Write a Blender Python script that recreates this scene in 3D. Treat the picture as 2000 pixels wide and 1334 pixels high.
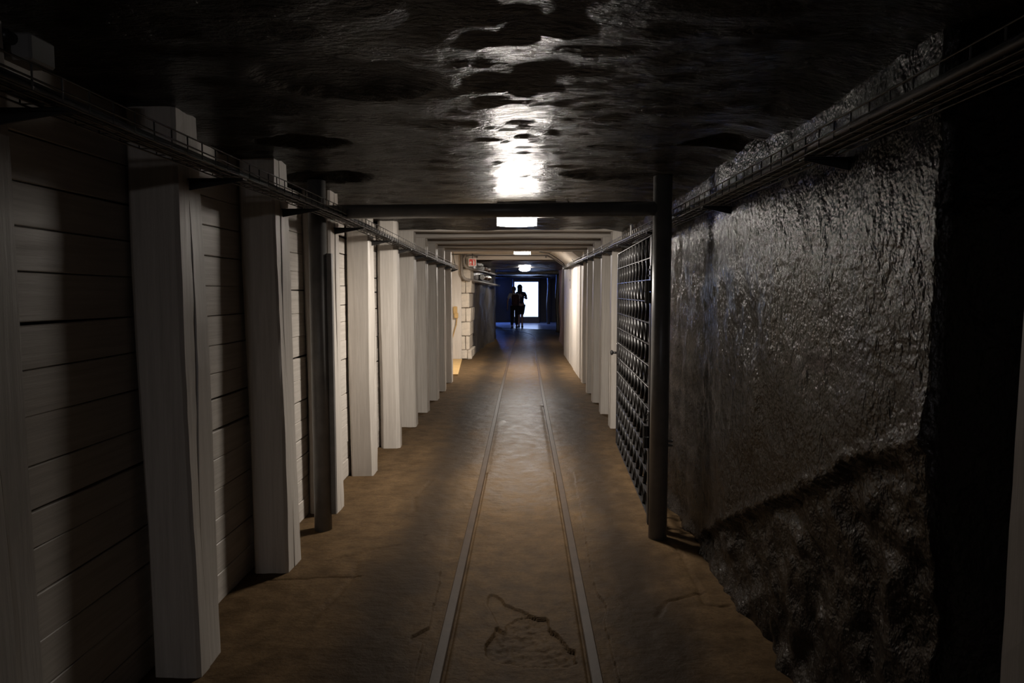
import bpy, math, random
import numpy as np
from mathutils import Matrix, Vector

random.seed(7)
rng = np.random.RandomState(11)
for o in list(bpy.data.objects):
    bpy.data.objects.remove(o)
S = bpy.context.scene
COL = S.collection

# ------------------------------------------------------------------ camera
PITCH = math.radians(4.162)
YAW = math.radians(0.857)
fw = Vector((-math.sin(YAW) * math.cos(PITCH), math.cos(YAW) * math.cos(PITCH), -math.sin(PITCH)))
rt = Vector((math.cos(YAW), math.sin(YAW), 0))
up = rt.cross(fw)
cd = bpy.data.cameras.new('camera')
cd.sensor_width = 36.0
cd.lens = 24.0
cd.clip_start = 0.05
cd.clip_end = 200
cam = bpy.data.objects.new('camera', cd)
COL.objects.link(cam)
cam.matrix_world = Matrix(((rt.x, up.x, -fw.x, 0), (rt.y, up.y, -fw.y, 0), (rt.z, up.z, -fw.z, 1.5), (0, 0, 0, 1)))
S.camera = cam

# ------------------------------------------------------------------ world (underground: no sky) and exposure
w = bpy.data.worlds.new('underground')
w.use_nodes = True
w.node_tree.nodes['Background'].inputs[0].default_value = (0, 0, 0, 1)
w.node_tree.nodes['Background'].inputs[1].default_value = 0
S.world = w
S.view_settings.view_transform = 'Standard'
S.view_settings.look = 'None'
S.view_settings.gamma = 1
S.view_settings.use_curve_mapping = False
S.view_settings.exposure = 0.0
LAMP_STRENGTH = 640.0
RIM_STRENGTH = 125.0
FAR_RIM_STRENGTH = 42.0
LAMP_COLOR = (1.0, 0.92, 0.83)
REAR_STRENGTH = 115.0
REAR_COLOR = (0.97, 0.95, 1.0)
SECOND_STRENGTH = 1100.0
SCREEN_COLOR = (0.45, 0.60, 1.0)
SCREEN_STRENGTH = 2.5


# ------------------------------------------------------------------ noise
def _hash(ix, iy, iz, seed):
    with np.errstate(over='ignore'):
        h = (ix.astype(np.uint32) * np.uint32(374761393) + iy.astype(np.uint32) * np.uint32(668265263)
             + iz.astype(np.uint32) * np.uint32(2147483647) + np.uint32(seed) * np.uint32(144665))
        h = (h ^ (h >> np.uint32(13))) * np.uint32(1274126177)
        h = h ^ (h >> np.uint32(16))
    return (h & np.uint32(0xffff)).astype(float) / 65535.0


def vnoise(x, y, seed=0):
    x = np.asarray(x, float) + 500
    y = np.asarray(y, float) + 500
    ix = np.floor(x).astype(np.int64)
    iy = np.floor(y).astype(np.int64)
    fx = x - ix
    fy = y - iy
    fx = fx * fx * (3 - 2 * fx)
    fy = fy * fy * (3 - 2 * fy)
    z = np.zeros_like(ix)
    a = _hash(ix, iy, z, seed)
    b = _hash(ix + 1, iy, z, seed)
    c = _hash(ix, iy + 1, z, seed)
    d = _hash(ix + 1, iy + 1, z, seed)
    return (a * (1 - fx) + b * fx) * (1 - fy) + (c * (1 - fx) + d * fx) * fy - 0.5


def fbm(x, y, oct=4, seed=0, gain=0.5):
    t = 0
    amp = 1.0
    for k in range(oct):
        t = t + amp * vnoise(x * 2 ** k, y * 2 ** k, seed + 17 * k)
        amp *= gain
    return t


# ------------------------------------------------------------------ mesh helpers
def mesh_obj(name, V, F, mat, parent=None, smooth=False, loc=None):
    me = bpy.data.meshes.new(name)
    me.from_pydata([tuple(map(float, v)) for v in V], [], [tuple(map(int, f)) for f in F])
    if smooth:
        me.polygons.foreach_set('use_smooth', [True] * len(me.polygons))
    me.update()
    if mat:
        me.materials.append(mat)
    o = bpy.data.objects.new(name, me)
    COL.objects.link(o)
    if parent:
        o.parent = parent
    if loc is not None:
        o.location = loc
    return o


def link_mesh(name, me, parent=None, loc=(0, 0, 0), rot=(0, 0, 0)):
    o = bpy.data.objects.new(name, me)
    COL.objects.link(o)
    o.parent = parent
    o.location = loc
    o.rotation_euler = rot
    return o


def empty(name, loc=(0, 0, 0), rz=0):
    o = bpy.data.objects.new(name, None)
    COL.objects.link(o)
    o.empty_display_size = 0.1
    o.location = loc
    o.rotation_euler = (0, 0, rz)
    return o


def tag(o, label, cat, group=None):
    o['label'] = label
    o['category'] = cat
    if group:
        o['group'] = group
    return o


def struct(o, label=None):
    o['kind'] = 'structure'
    if label:
        o['label'] = label
    return o


class MB:
    def __init__(s):
        s.V = []
        s.F = []

    def add(s, V, F):
        n = len(s.V)
        s.V += [tuple(v) for v in V]
        s.F += [tuple(i + n for i in f) for f in F]
        return s

    def box(s, a, b, bev=0.0):
        x0, y0, z0 = a
        x1, y1, z1 = b
        if bev <= 0:
            V = [(x0, y0, z0), (x1, y0, z0), (x1, y1, z0), (x0, y1, z0), (x0, y0, z1), (x1, y0, z1), (x1, y1, z1), (x0, y1, z1)]
            return s.add(V, [(3, 2, 1, 0), (4, 5, 6, 7), (0, 1, 5, 4), (1, 2, 6, 5), (2, 3, 7, 6), (3, 0, 4, 7)])
        c = [(x0 + x1) / 2, (y0 + y1) / 2, (z0 + z1) / 2]
        h = [(x1 - x0) / 2, (y1 - y0) / 2, (z1 - z0) / 2]
        V = []
        idx = {}
        for sx in (-1, 1):
            for sy in (-1, 1):
                for sz in (-1, 1):
                    for ax in range(3):
                        p = [sx * (h[0] - bev), sy * (h[1] - bev), sz * (h[2] - bev)]
                        p[ax] = (sx, sy, sz)[ax] * h[ax]
                        idx[(sx, sy, sz, ax)] = len(V)
                        V.append((p[0] + c[0], p[1] + c[1], p[2] + c[2]))
        F = []
        for ax in range(3):
            o1, o2 = (ax + 1) % 3, (ax + 2) % 3
            for sg in (-1, 1):
                q = []
                for (u, v) in ((-1, -1), (1, -1), (1, 1), (-1, 1)):
                    k = [0, 0, 0]
                    k[ax] = sg
                    k[o1] = u
                    k[o2] = v
                    q.append(idx[(k[0], k[1], k[2], ax)])
                F.append(q if sg > 0 else q[::-1])
            # edges along axis ax
            for u in (-1, 1):
                for v in (-1, 1):
                    def key(t, a_):
                        k = [0, 0, 0]
                        k[ax] = t
                        k[o1] = u
                        k[o2] = v
                        return idx[(k[0], k[1], k[2], a_)]
                    q = [key(-1, o1), key(1, o1), key(1, o2), key(-1, o2)]
                    F.append(q if u * v < 0 else q[::-1])
        for sx in (-1, 1):
            for sy in (-1, 1):
                for sz in (-1, 1):
                    q = [idx[(sx, sy, sz, a_)] for a_ in range(3)]
                    F.append(q if sx * sy * sz > 0 else q[::-1])
        return s.add(V, F)

    def tube(s, pts, r, n=10, cap=True):
        pts = [Vector(p) for p in pts]
        rings = []
        prev = None
        m = len(pts)
        V = []
        for i, p in enumerate(pts):
            if i == 0:
                t = pts[1] - pts[0]
            elif i == m - 1:
                t = pts[-1] - pts[-2]
            else:
                t = (pts[i + 1] - p).normalized() + (p - pts[i - 1]).normalized()
            t.normalize()
            if prev is None:
                a = Vector((0, 0, 1)) if abs(t.z) < 0.9 else Vector((1, 0, 0))
                u_ = t.cross(a).normalized()
            else:
                u_ = (prev - t * prev.dot(t)).normalized()
            prev = u_
            v_ = t.cross(u_)
            rr = r[i] if hasattr(r, '__len__') else r
            for k in range(n):
                an = 2 * math.pi * k / n
                V.append(tuple(p + u_ * (rr * math.cos(an)) + v_ * (rr * math.sin(an))))
        F = []
        for i in range(m - 1):
            for k in range(n):
                F.append((i * n + k, i * n + (k + 1) % n, (i + 1) * n + (k + 1) % n, (i + 1) * n + k))
        if cap:
            F.append(tuple(range(n))[::-1])
            F.append(tuple((m - 1) * n + k for k in range(n)))
        return s.add(V, F)

    def ellipsoid(s, c, r, nu=16, nv=10, zmin=-1.0, zmax=1.0):
        V = []
        F = []
        a0 = math.asin(zmin)
        a1 = math.asin(zmax)
        for j in range(nv + 1):
            a = a0 + (a1 - a0) * j / nv
            for i in range(nu):
                b = 2 * math.pi * i / nu
                V.append((c[0] + r[0] * math.cos(a) * math.cos(b), c[1] + r[1] * math.cos(a) * math.sin(b), c[2] + r[2] * math.sin(a)))
        for j in range(nv):
            for i in range(nu):
                F.append((j * nu + i, j * nu + (i + 1) % nu, (j + 1) * nu + (i + 1) % nu, (j + 1) * nu + i))
        F.append(tuple(range(nu))[::-1])
        F.append(tuple(nv * nu + i for i in range(nu)))
        return s.add(V, F)

    def build(s, name, mat, parent=None, smooth=False, loc=None):
        return mesh_obj(name, s.V, s.F, mat, parent, smooth, loc)


def grid_obj(name, P, mat, flip=False, smooth=True, parent=None):
    """P: (n,m,3) array"""
    n, m = P.shape[:2]
    i, j = np.meshgrid(np.arange(n - 1), np.arange(m - 1), indexing='ij')
    a = (i * m + j).ravel()
    F = np.stack([a, a + m, a + m + 1, a + 1], 1)
    if flip:
        F = F[:, ::-1]
    me = bpy.data.meshes.new(name)
    V = P.reshape(-1, 3)
    me.vertices.add(len(V))
    me.vertices.foreach_set('co', V.astype(np.float32).ravel())
    me.loops.add(len(F) * 4)
    me.loops.foreach_set('vertex_index', F.astype(np.int32).ravel())
    me.polygons.add(len(F))
    me.polygons.foreach_set('loop_start', np.arange(0, len(F) * 4, 4, dtype=np.int32))
    me.polygons.foreach_set('use_smooth', np.full(len(F), smooth))
    me.update(calc_edges=True)
    me.validate()
    me.materials.append(mat)
    o = bpy.data.objects.new(name, me)
    COL.objects.link(o)
    o.parent = parent
    return o


# ------------------------------------------------------------------ materials
def new_mat(name):
    m = bpy.data.materials.new(name)
    m.use_nodes = True
    nt = m.node_tree
    return m, nt, nt.nodes['Principled BSDF'], nt.nodes.new('ShaderNodeTexCoord')


def noise_node(nt, vec, scale, detail=6, rough=0.6):
    n = nt.nodes.new('ShaderNodeTexNoise')
    n.inputs['Scale'].default_value = scale
    n.inputs['Detail'].default_value = detail
    n.inputs['Roughness'].default_value = rough
    nt.links.new(vec, n.inputs['Vector'])
    return n.outputs['Fac']


def ramp(nt, fac, stops):
    r = nt.nodes.new('ShaderNodeValToRGB')
    while len(r.color_ramp.elements) < len(stops):
        r.color_ramp.elements.new(0.5)
    for e, (p, c) in zip(r.color_ramp.elements, stops):
        e.position = p
        e.color = (c[0], c[1], c[2], 1) if hasattr(c, '__len__') else (c, c, c, 1)
    nt.links.new(fac, r.inputs[0])
    return r.outputs[0]


def scaled(nt, vec, s):
    m = nt.nodes.new('ShaderNodeVectorMath')
    m.operation = 'MULTIPLY'
    nt.links.new(vec, m.inputs[0])
    m.inputs[1].default_value = s
    return m.outputs[0]


def rand_offset(nt, vec):
    oi = nt.nodes.new('ShaderNodeObjectInfo')
    m = nt.nodes.new('ShaderNodeMath')
    m.operation = 'MULTIPLY'
    m.inputs[1].default_value = 37.0
    nt.links.new(oi.outputs['Random'], m.inputs[0])
    a = nt.nodes.new('ShaderNodeVectorMath')
    a.operation = 'ADD'
    nt.links.new(vec, a.inputs[0])
    nt.links.new(m.outputs[0], a.inputs[1])
    return a.outputs[0], oi.outputs['Random']


def mixc(nt, fac, a, b, mode='MIX'):
    m = nt.nodes.new('ShaderNodeMix')
    m.data_type = 'RGBA'
    m.blend_type = mode
    for sock, v in ((m.inputs[0], fac), (m.inputs[6], a), (m.inputs[7], b)):
        if hasattr(v, 'is_linked'):
            nt.links.new(v, sock)
        elif hasattr(v, '__len__'):
            sock.default_value = (v[0], v[1], v[2], 1)
        else:
            sock.default_value = v
    return m.outputs[2]


def math_n(nt, op, a, b=0.0):
    m = nt.nodes.new('ShaderNodeMath')
    m.operation = op
    for sock, v in ((m.inputs[0], a), (m.inputs[1], b)):
        if hasattr(v, 'is_linked'):
            nt.links.new(v, sock)
        else:
            sock.default_value = v
    return m.outputs[0]


def bump(nt, bsdf, h, strength, dist, prev=None):
    b = nt.nodes.new('ShaderNodeBump')
    b.inputs['Strength'].default_value = strength
    b.inputs['Distance'].default_value = dist
    nt.links.new(h, b.inputs['Height'])
    if prev is not None:
        nt.links.new(prev, b.inputs['Normal'])
    nt.links.new(b.outputs[0], bsdf.inputs['Normal'])
    return b.outputs[0]


def painted_wood(name, grain, base=(0.54, 0.495, 0.445), dark=(0.41, 0.37, 0.325)):
    m, nt, b, tc = new_mat(name)
    v, rnd = rand_offset(nt, tc.outputs['Object'])
    g = noise_node(nt, scaled(nt, v, grain), 1.0, 6, 0.65)
    big = noise_node(nt, v, 2.3, 3, 0.5)
    c = ramp(nt, g, [(0.30, dark), (0.62, base)])
    c = mixc(nt, ramp(nt, big, [(0.35, 0.25), (0.7, 0.0)]), c, dark)
    nt.links.new(c, b.inputs['Base Color'])
    nt.links.new(ramp(nt, g, [(0.3, 0.62), (0.7, 0.45)]), b.inputs['Roughness'])
    n1 = bump(nt, b, g, 0.35, 0.004)
    return m


WOOD_V = painted_wood('white_painted_timber_vertical', (55, 55, 2.2))
WOOD_Y = painted_wood('white_painted_timber_lengthwise', (55, 2.2, 55))
WOOD_X = painted_wood('white_painted_timber_across', (2.2, 55, 55))


def plain(name, base, rough=0.5, metal=0.0, bump_scale=None, bump_s=0.3, bump_d=0.002, var=0.25, spec=0.5):
    m, nt, b, tc = new_mat(name)
    n = noise_node(nt, tc.outputs['Object'], 9.0, 5)
    d = tuple(c * (1 - var) for c in base)
    nt.links.new(ramp(nt, n, [(0.3, d), (0.7, base)]), b.inputs['Base Color'])
    b.inputs['Roughness'].default_value = rough
    b.inputs['Metallic'].default_value = metal
    b.inputs['Specular IOR Level'].default_value = spec
    if bump_scale:
        bump(nt, b, noise_node(nt, tc.outputs['Object'], bump_scale, 6), bump_s, bump_d)
    return m


PLASTER = plain('white_limewash', (0.62, 0.55, 0.46), 0.6, bump_scale=14, bump_s=0.4, bump_d=0.01)
STONE_W = plain('white_limewashed_stone', (0.60, 0.53, 0.44), 0.75, bump_scale=22, bump_s=0.7, bump_d=0.012, var=0.3)
MORTAR = plain('dark_mortar', (0.24, 0.19, 0.14), 0.9)
BACKING = plain('dark_earth_backing', (0.03, 0.025, 0.02), 0.95)
PIPE = plain('dark_grey_painted_steel', (0.19, 0.18, 0.17), 0.36, 0.0, bump_scale=60, bump_s=0.15, bump_d=0.001, var=0.35)
GATE_M = plain('black_painted_iron', (0.030, 0.028, 0.027), 0.36, 0.0, var=0.2, spec=0.22)
WIRE = plain('tarnished_galvanised_wire', (0.085, 0.078, 0.07), 0.42, 0.6, var=0.3)
CABLE = plain('black_cable_sheath', (0.018, 0.018, 0.02), 0.42)
CABLE_G = plain('grey_cable_sheath', (0.11, 0.10, 0.095), 0.5)
CONDUIT = plain('grey_conduit', (0.23, 0.20, 0.17), 0.5)
FOIL = plain('bright_foil_sleeve', (0.75, 0.74, 0.72), 0.22, 1.0, bump_scale=30, bump_s=0.5, bump_d=0.01)
RAIL_M = plain('rusted_rail_steel', (0.058, 0.036, 0.021), 0.5, 0.0, bump_scale=45, bump_s=0.3, bump_d=0.002, var=0.35, spec=0.12)
YELLOW = plain('ochre_yellow_paint', (0.48, 0.31, 0.12), 0.55)
HOUSING = plain('grey_lamp_housing', (0.10, 0.095, 0.09), 0.5)
WHITEP = plain('white_sign_plastic', (0.75, 0.72, 0.68), 0.4, var=0.05)
REDP = plain('red_sign_print', (0.62, 0.03, 0.02), 0.4, var=0.05)
BOXG = plain('pale_block_and_tag', (0.2, 0.195, 0.19), 0.5, var=0.1)
NAVY = plain('dark_navy_panel', (0.006, 0.006, 0.010), 0.45)
TOTEM = plain('black_display_casing', (0.01, 0.013, 0.03), 0.35)
SKIN = plain('skin', (0.42, 0.26, 0.19), 0.55, var=0.08)
SHIRT_W = plain('off_white_cotton', (0.80, 0.76, 0.72), 0.9, var=0.1)
DARKCLOTH = plain('black_cloth', (0.018, 0.017, 0.018), 0.9)
NAVYCLOTH = plain('dark_navy_cloth', (0.02, 0.025, 0.045), 0.9)
BURG = plain('dark_burgundy_nylon', (0.09, 0.035, 0.035), 0.75)
HAIR_D = plain('dark_hair', (0.015, 0.011, 0.009), 0.55)
HAIR_L = plain('grey_brown_hair', (0.14, 0.11, 0.09), 0.6)
SHOE = plain('dark_shoe_leather', (0.03, 0.028, 0.027), 0.6)
BROWN_BRICK = plain('brown_brickwork', (0.16, 0.085, 0.05), 0.85, bump_scale=12, bump_s=0.6, bump_d=0.02)


def emit(name, color, strength):
    m, nt, b, tc = new_mat(name)
    b.inputs['Base Color'].default_value = (0.8, 0.8, 0.8, 1)
    b.inputs['Emission Color'].default_value = (*color, 1)
    b.inputs['Emission Strength'].default_value = strength
    return m


GLOW = emit('lit_lamp_diffuser', LAMP_COLOR, LAMP_STRENGTH)
GLOW_RIM = emit('lit_lamp_rim', LAMP_COLOR, RIM_STRENGTH)
GLOW_RIM2 = emit('lit_far_lamp_rim', LAMP_COLOR, FAR_RIM_STRENGTH)
GLOW_REAR = emit('lit_rear_lamp_diffuser', REAR_COLOR, REAR_STRENGTH)
GLOW_2 = emit('lit_second_lamp_diffuser', LAMP_COLOR, SECOND_STRENGTH)


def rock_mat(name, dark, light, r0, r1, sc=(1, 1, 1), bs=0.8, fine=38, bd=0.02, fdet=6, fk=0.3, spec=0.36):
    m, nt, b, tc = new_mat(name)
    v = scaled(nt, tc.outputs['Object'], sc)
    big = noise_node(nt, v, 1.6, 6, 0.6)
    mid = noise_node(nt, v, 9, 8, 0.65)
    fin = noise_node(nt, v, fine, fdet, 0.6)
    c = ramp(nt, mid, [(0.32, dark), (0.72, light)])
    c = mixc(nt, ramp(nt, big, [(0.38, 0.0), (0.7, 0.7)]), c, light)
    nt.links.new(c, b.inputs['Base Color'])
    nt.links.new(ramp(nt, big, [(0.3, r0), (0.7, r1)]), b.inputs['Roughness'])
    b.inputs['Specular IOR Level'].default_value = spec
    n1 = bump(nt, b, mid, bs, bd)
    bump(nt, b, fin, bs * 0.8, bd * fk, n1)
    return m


CEIL_M = rock_mat('wet_dark_rock_ceiling', (0.010, 0.0085, 0.0065), (0.052, 0.043, 0.031), 0.20, 0.34, (1, 1.9, 1), 1.0, 26, 0.034, 4, 1.0, 0.06)
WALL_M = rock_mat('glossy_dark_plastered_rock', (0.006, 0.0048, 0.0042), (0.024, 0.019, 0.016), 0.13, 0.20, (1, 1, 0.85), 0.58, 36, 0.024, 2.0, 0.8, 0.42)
FAR_M = rock_mat('wet_grey_rock', (0.05, 0.045, 0.042), (0.15, 0.14, 0.13), 0.25, 0.4, (1, 1, 1), 0.7, 30, 0.03)


def floor_mat():
    m, nt, b, tc = new_mat('trodden_brown_mine_floor')
    v = tc.outputs['Object']
    sep = nt.nodes.new('ShaderNodeSeparateXYZ')
    nt.links.new(v, sep.inputs[0])
    X, Y = sep.outputs[0], sep.outputs[1]
    big = noise_node(nt, v, 1.3, 5, 0.6)
    mid = noise_node(nt, v, 7, 7, 0.65)
    fin = noise_node(nt, v, 70, 4, 0.7)
    flat = noise_node(nt, scaled(nt, v, (18, 34, 18)), 1.0, 5, 0.6)
    c = ramp(nt, mid, [(0.30, (0.056, 0.035, 0.0175)), (0.66, (0.118, 0.075, 0.038))])
    # trodden, dark asphalt strips beside the track (worn layer of another stuff)
    ax = math_n(nt, 'ABSOLUTE', math_n(nt, 'ADD', X, 0.03))
    d = math_n(nt, 'ABSOLUTE', math_n(nt, 'SUBTRACT', ax, 0.60))
    d = math_n(nt, 'ADD', d, math_n(nt, 'MULTIPLY', math_n(nt, 'SUBTRACT', big, 0.5), 0.55))
    strip = ramp(nt, d, [(0.05, 0.85), (0.27, 0.0)])
    c = mixc(nt, strip, c, (0.030, 0.021, 0.014))
    c = mixc(nt, ramp(nt, fin, [(0.42, 0.0), (0.75, 0.45)]), c, (0.030, 0.019, 0.010))
    nt.links.new(c, b.inputs['Base Color'])
    # the worn middle is polished
    mid_w = ramp(nt, math_n(nt, 'ADD', ax, math_n(nt, 'MULTIPLY', math_n(nt, 'SUBTRACT', big, 0.5), 0.5)), [(0.25, 0.0), (0.85, 1.0)])
    dry = ramp(nt, math_n(nt, 'ADD', math_n(nt, 'MULTIPLY', Y, 0.1), math_n(nt, 'MULTIPLY', math_n(nt, 'SUBTRACT', big, 0.5), 0.25)), [(0.38, 1.0), (0.56, 0.0)])
    mid_w = math_n(nt, 'MAXIMUM', mid_w, math_n(nt, 'MULTIPLY', dry, 0.75))
    r = mixc(nt, mid_w, ramp(nt, mid, [(0.35, 0.28), (0.65, 0.48)]), (0.66, 0.66, 0.66))
    nt.links.new(r, b.inputs['Roughness'])
    nt.links.new(ramp(nt, mid_w, [(0.1, 0.05), (0.8, 0.03)]), b.inputs['Specular IOR Level'])
    n1 = bump(nt, b, flat, 0.45, 0.010)
    n2 = bump(nt, b, mid, 0.4, 0.014, n1)
    bump(nt, b, fin, 0.5, 0.004, n2)
    return m


FLOOR_M = floor_mat()
FAR_FLOOR = plain('smooth_grey_floor_coat', (0.5, 0.5, 0.55), 0.25, bump_scale=6, bump_s=0.1)

# ================================================================== the setting: floor
RIGHT_EDGE = [(.44, 6.2), (.42, 5.3), (0.404, 4.572), (0.387, 4.085), (0.378, 3.69), (0.369, 3.472), (0.372, 3.278), (0.401, 3.202), (0.393, 3.105), (0.372, 2.991), (0.373, 2.885), (0.368, 2.786), (0.378, 2.712), (0.373, 2.607), (0.381, 2.534), (.39, 2.2)]
LEFT_EDGE = [(-.47, 4.4), (-0.453, 3.779), (-0.439, 3.629), (-0.426, 3.446), (-0.424, 3.254), (-0.421, 3.081), (-0.415, 2.936), (-0.447, 2.904), (-0.483, 2.852), (-0.467, 2.803), (-0.426, 2.813), (-0.421, 2.728), (-0.418, 2.612), (-0.415, 2.522), (-.42, 2.2)]
PATCH = [(-0.158, 2.798), (-0.146, 2.722), (-0.115, 2.673), (-0.038, 2.666), (0.028, 2.643), (0.099, 2.637), (0.17, 2.645), (0.219, 2.665), (0.223, 2.71), (0.223, 2.775), (0.194, 2.793), (0.155, 2.903), (0.125, 2.934), (0.114, 3.043), (0.038, 3.071), (-0.022, 3.052), (-0.067, 2.985), (-0.071, 2.92), (-0.103, 2.951), (-0.112, 2.973), (-0.129, 2.888)]
SPALL = [(-0.165, 3.181), (-0.168, 3.257), (-0.158, 3.286), (-0.123, 3.278), (-0.089, 3.226), (-0.08, 3.183), (-0.045, 3.144), (0.005, 3.117), (0.038, 3.076), (-0.022, 3.052), (-0.067, 2.985), (-.10, 2.99)]
CRACKS = [[(-1.3, 3.423), (-1.013, 3.446), (-0.858, 3.468)], [(-1.077, 3.668), (-0.933, 3.78), (-0.877, 3.859), (-0.701, 3.966), (-0.6, 4.114)],
          [(-0.906, 3.67), (-0.885, 3.467), (-0.913, 3.228), (-.95, 3.0)], [(0.861, 4.006), (0.907, 3.808), (0.882, 3.173), (0.932, 3.137), (0.992, 3.174)],
          [(-.72, 5.35), (-.79, 4.9), (-.74, 4.6), (-.85, 4.2)], [(.9, 3.3), (.7, 3.2), (.62, 3.05)]]


def seg_dist(X, Y, poly, closed=False):
    D = np.full(X.shape, 9.0)
    pts = poly + ([poly[0]] if closed else [])
    for (x0, y0), (x1, y1) in zip(pts[:-1], pts[1:]):
        dx, dy = x1 - x0, y1 - y0
        t = np.clip(((X - x0) * dx + (Y - y0) * dy) / (dx * dx + dy * dy + 1e-9), 0, 1)
        D = np.minimum(D, np.hypot(X - x0 - t * dx, Y - y0 - t * dy))
    return D


def inside(X, Y, poly):
    r = np.zeros(X.shape, bool)
    n = len(poly)
    for i in range(n):
        x0, y0 = poly[i]
        x1, y1 = poly[(i + 1) % n]
        c = (y0 > Y) != (y1 > Y)
        with np.errstate(divide='ignore', invalid='ignore'):
            xi = x0 + (Y - y0) * (x1 - x0) / (y1 - y0 if y1 != y0 else 1e-9)
        r ^= c & (X < xi)
    return r


def floor_h(X, Y):
    Xw = X + 0.012 * fbm(X * 14, Y * 14, 3, 5)
    Yw = Y + 0.02 * fbm(X * 14, Y * 14, 3, 8)
    h = 0.010 * fbm(X * 1.7, Y * 1.2, 4, 1) + 0.0035 * fbm(X * 16, Y * 14, 3, 2)
    near = (Y < 6.4)
    # beds of the rails lie a little lower than the broken asphalt beside them
    re = np.interp(-Yw, [-p[1] for p in RIGHT_EDGE], [p[0] for p in RIGHT_EDGE])
    bed = near & (Xw < re) & (Xw > 0.0)
    h = h + np.where(near & (Xw >= re), 0.011 * np.clip((6.2 - Y) / 2.0, 0, 1), 0)
    le = inside(Xw, Yw, LEFT_EDGE + [(-1.7, 2.2), (-1.7, 4.4)])
    h = h + np.where(le, 0.011 * np.clip((4.4 - Y) / 0.9, 0, 1), 0)
    h = h - np.where(inside(Xw, Yw, PATCH), 0.014 + 0.008 * fbm(X * 40, Y * 40, 2, 4), 0)
    h = h - np.where(inside(Xw, Yw, SPALL), 0.009, 0)
    for c in CRACKS:
        h = h - 0.010 * np.clip(1 - seg_dist(Xw, Yw, c) / 0.012, 0, 1)
    # groove beside each rail, pressed in on the inner side
    return h


def rail_center(y):
    return np.interp(y, [-7, 2, 5.5, 10, 17, 20, 22], [-0.03, -0.024, -0.012, -0.008, 0.03, 0.07, 0.08])


def floor_full(X, Y):
    h = floor_h(X, Y)
    c = rail_center(Y)
    for s in (-1, 1):
        d = s * (X - c)           # towards the outside positive
        g = np.clip(1 - np.abs(d - 0.283) / 0.010, 0, 1)
        h = h - np.where(Y < 19, 0.016 * g, 0)
        flat = np.clip(1 - np.abs(d - 0.313) / 0.045, 0, 1)
        h = h * (1 - 0.6 * np.where(Y < 19, flat, 0))
    return h


def floor_patch(name, xs, ys):
    X, Y = np.meshgrid(xs, ys, indexing='ij')
    return np.stack([X, Y, floor_full(X, Y)], -1)


def merge_grids(name, Ps, mat):
    V = []
    F = []
    off = 0
    for P in Ps:
        n, m = P.shape[:2]
        i, j = np.meshgrid(np.arange(n - 1), np.arange(m - 1), indexing='ij')
        a = (i * m + j).ravel() + off
        F.append(np.stack([a, a + m, a + m + 1, a + 1], 1))
        V.append(P.reshape(-1, 3))
        off += n * m
    V = np.concatenate(V)
    F = np.concatenate(F)
    me = bpy.data.meshes.new(name)
    me.vertices.add(len(V))
    me.vertices.foreach_set('co', V.astype(np.float32).ravel())
    me.loops.add(len(F) * 4)
    me.loops.foreach_set('vertex_index', F.astype(np.int32).ravel())
    me.polygons.add(len(F))
    me.polygons.foreach_set('loop_start', np.arange(0, len(F) * 4, 4, dtype=np.int32))
    me.polygons.foreach_set('use_smooth', np.full(len(F), True))
    me.update(calc_edges=True)
    me.validate()
    me.materials.append(mat)
    o = bpy.data.objects.new(name, me)
    COL.objects.link(o)
    return o


fl = merge_grids('floor', [
    floor_patch('n', np.arange(-1.9, 1.61, 0.05), np.arange(-6.5, 2.01, 0.05)),
    floor_patch('a', np.concatenate([np.arange(-1.9, -0.56, 0.014), np.arange(-0.56, 0.50, 0.006), np.arange(0.50, 1.62, 0.014)]), np.concatenate([np.arange(1.98, 4.2, 0.0075), np.arange(4.2, 5.61, 0.013)])),
    floor_patch('b', np.arange(-1.9, 1.61, 0.025), np.arange(5.58, 9.01, 0.025)),
    floor_patch('c', np.arange(-1.9, 1.61, 0.05), np.arange(8.95, 17.01, 0.05)),
    floor_patch('d', np.arange(-3.6, 2.61, 0.10), np.arange(16.9, 34.01, 0.10))], FLOOR_M)
struct(fl, 'brown trodden mine floor with cracked patches beside the track')

ff = MB()
ff.add([(-3.4, 28.9, 0.012), (-1.0, 28.3, 0.012), (0.4, 27.3, 0.012), (2.0, 26.5, 0.012), (2.0, 33.4, 0.012), (-3.4, 33.4, 0.012)], [(0, 1, 2, 3, 4, 5)])
struct(ff.build('floor_end_room', FAR_FLOOR), 'smooth floor of the end room shining blue before the screen')

# ================================================================== rock ceiling
xs = np.arange(-1.9, 1.61, 0.03)
ys = np.arange(-6.5, 7.37, 0.03)
X, Y = np.meshgrid(xs, ys, indexing='ij')
Z = 2.165 + 0.030 * fbm(X * 0.9, Y * 0.8, 3, 31) + 0.008 * fbm(X * 2.2, Y * 4.2, 3, 33) + 0.010 * fbm(X * 8, Y * 13, 3, 37)
for (cx, cy, r, d) in ((-0.99, 3.10, 0.13, 0.06), (-1.12, 4.05, 0.16, 0.07), (0.93, 3.1, 0.14, 0.06), (-0.55, 2.2, 0.2, 0.04), (0.5, 3.9, 0.18, 0.03)):
    rr = np.hypot((X - cx) / 1.5, Y - cy) + 0.05 * fbm(X * 9, Y * 9, 3, 41)
    Z = Z + d * np.clip(1 - rr / r, 0, 1) ** 0.5
Z = Z - 0.05 * np.clip((X - 0.86) / 0.25, 0, 1)     # haunch towards the right wall
struct(grid_obj('ceiling', np.stack([X, Y, Z], -1), CEIL_M, flip=True), 'wet dark rock ceiling glinting under the lamp')

# ================================================================== left plank wall
POST_Y = [1.52, 2.52, 3.50, 4.49, 5.46, 6.44, 7.46, 8.39, 9.36, 10.24, 11.17]     # near faces of the left posts


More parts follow.
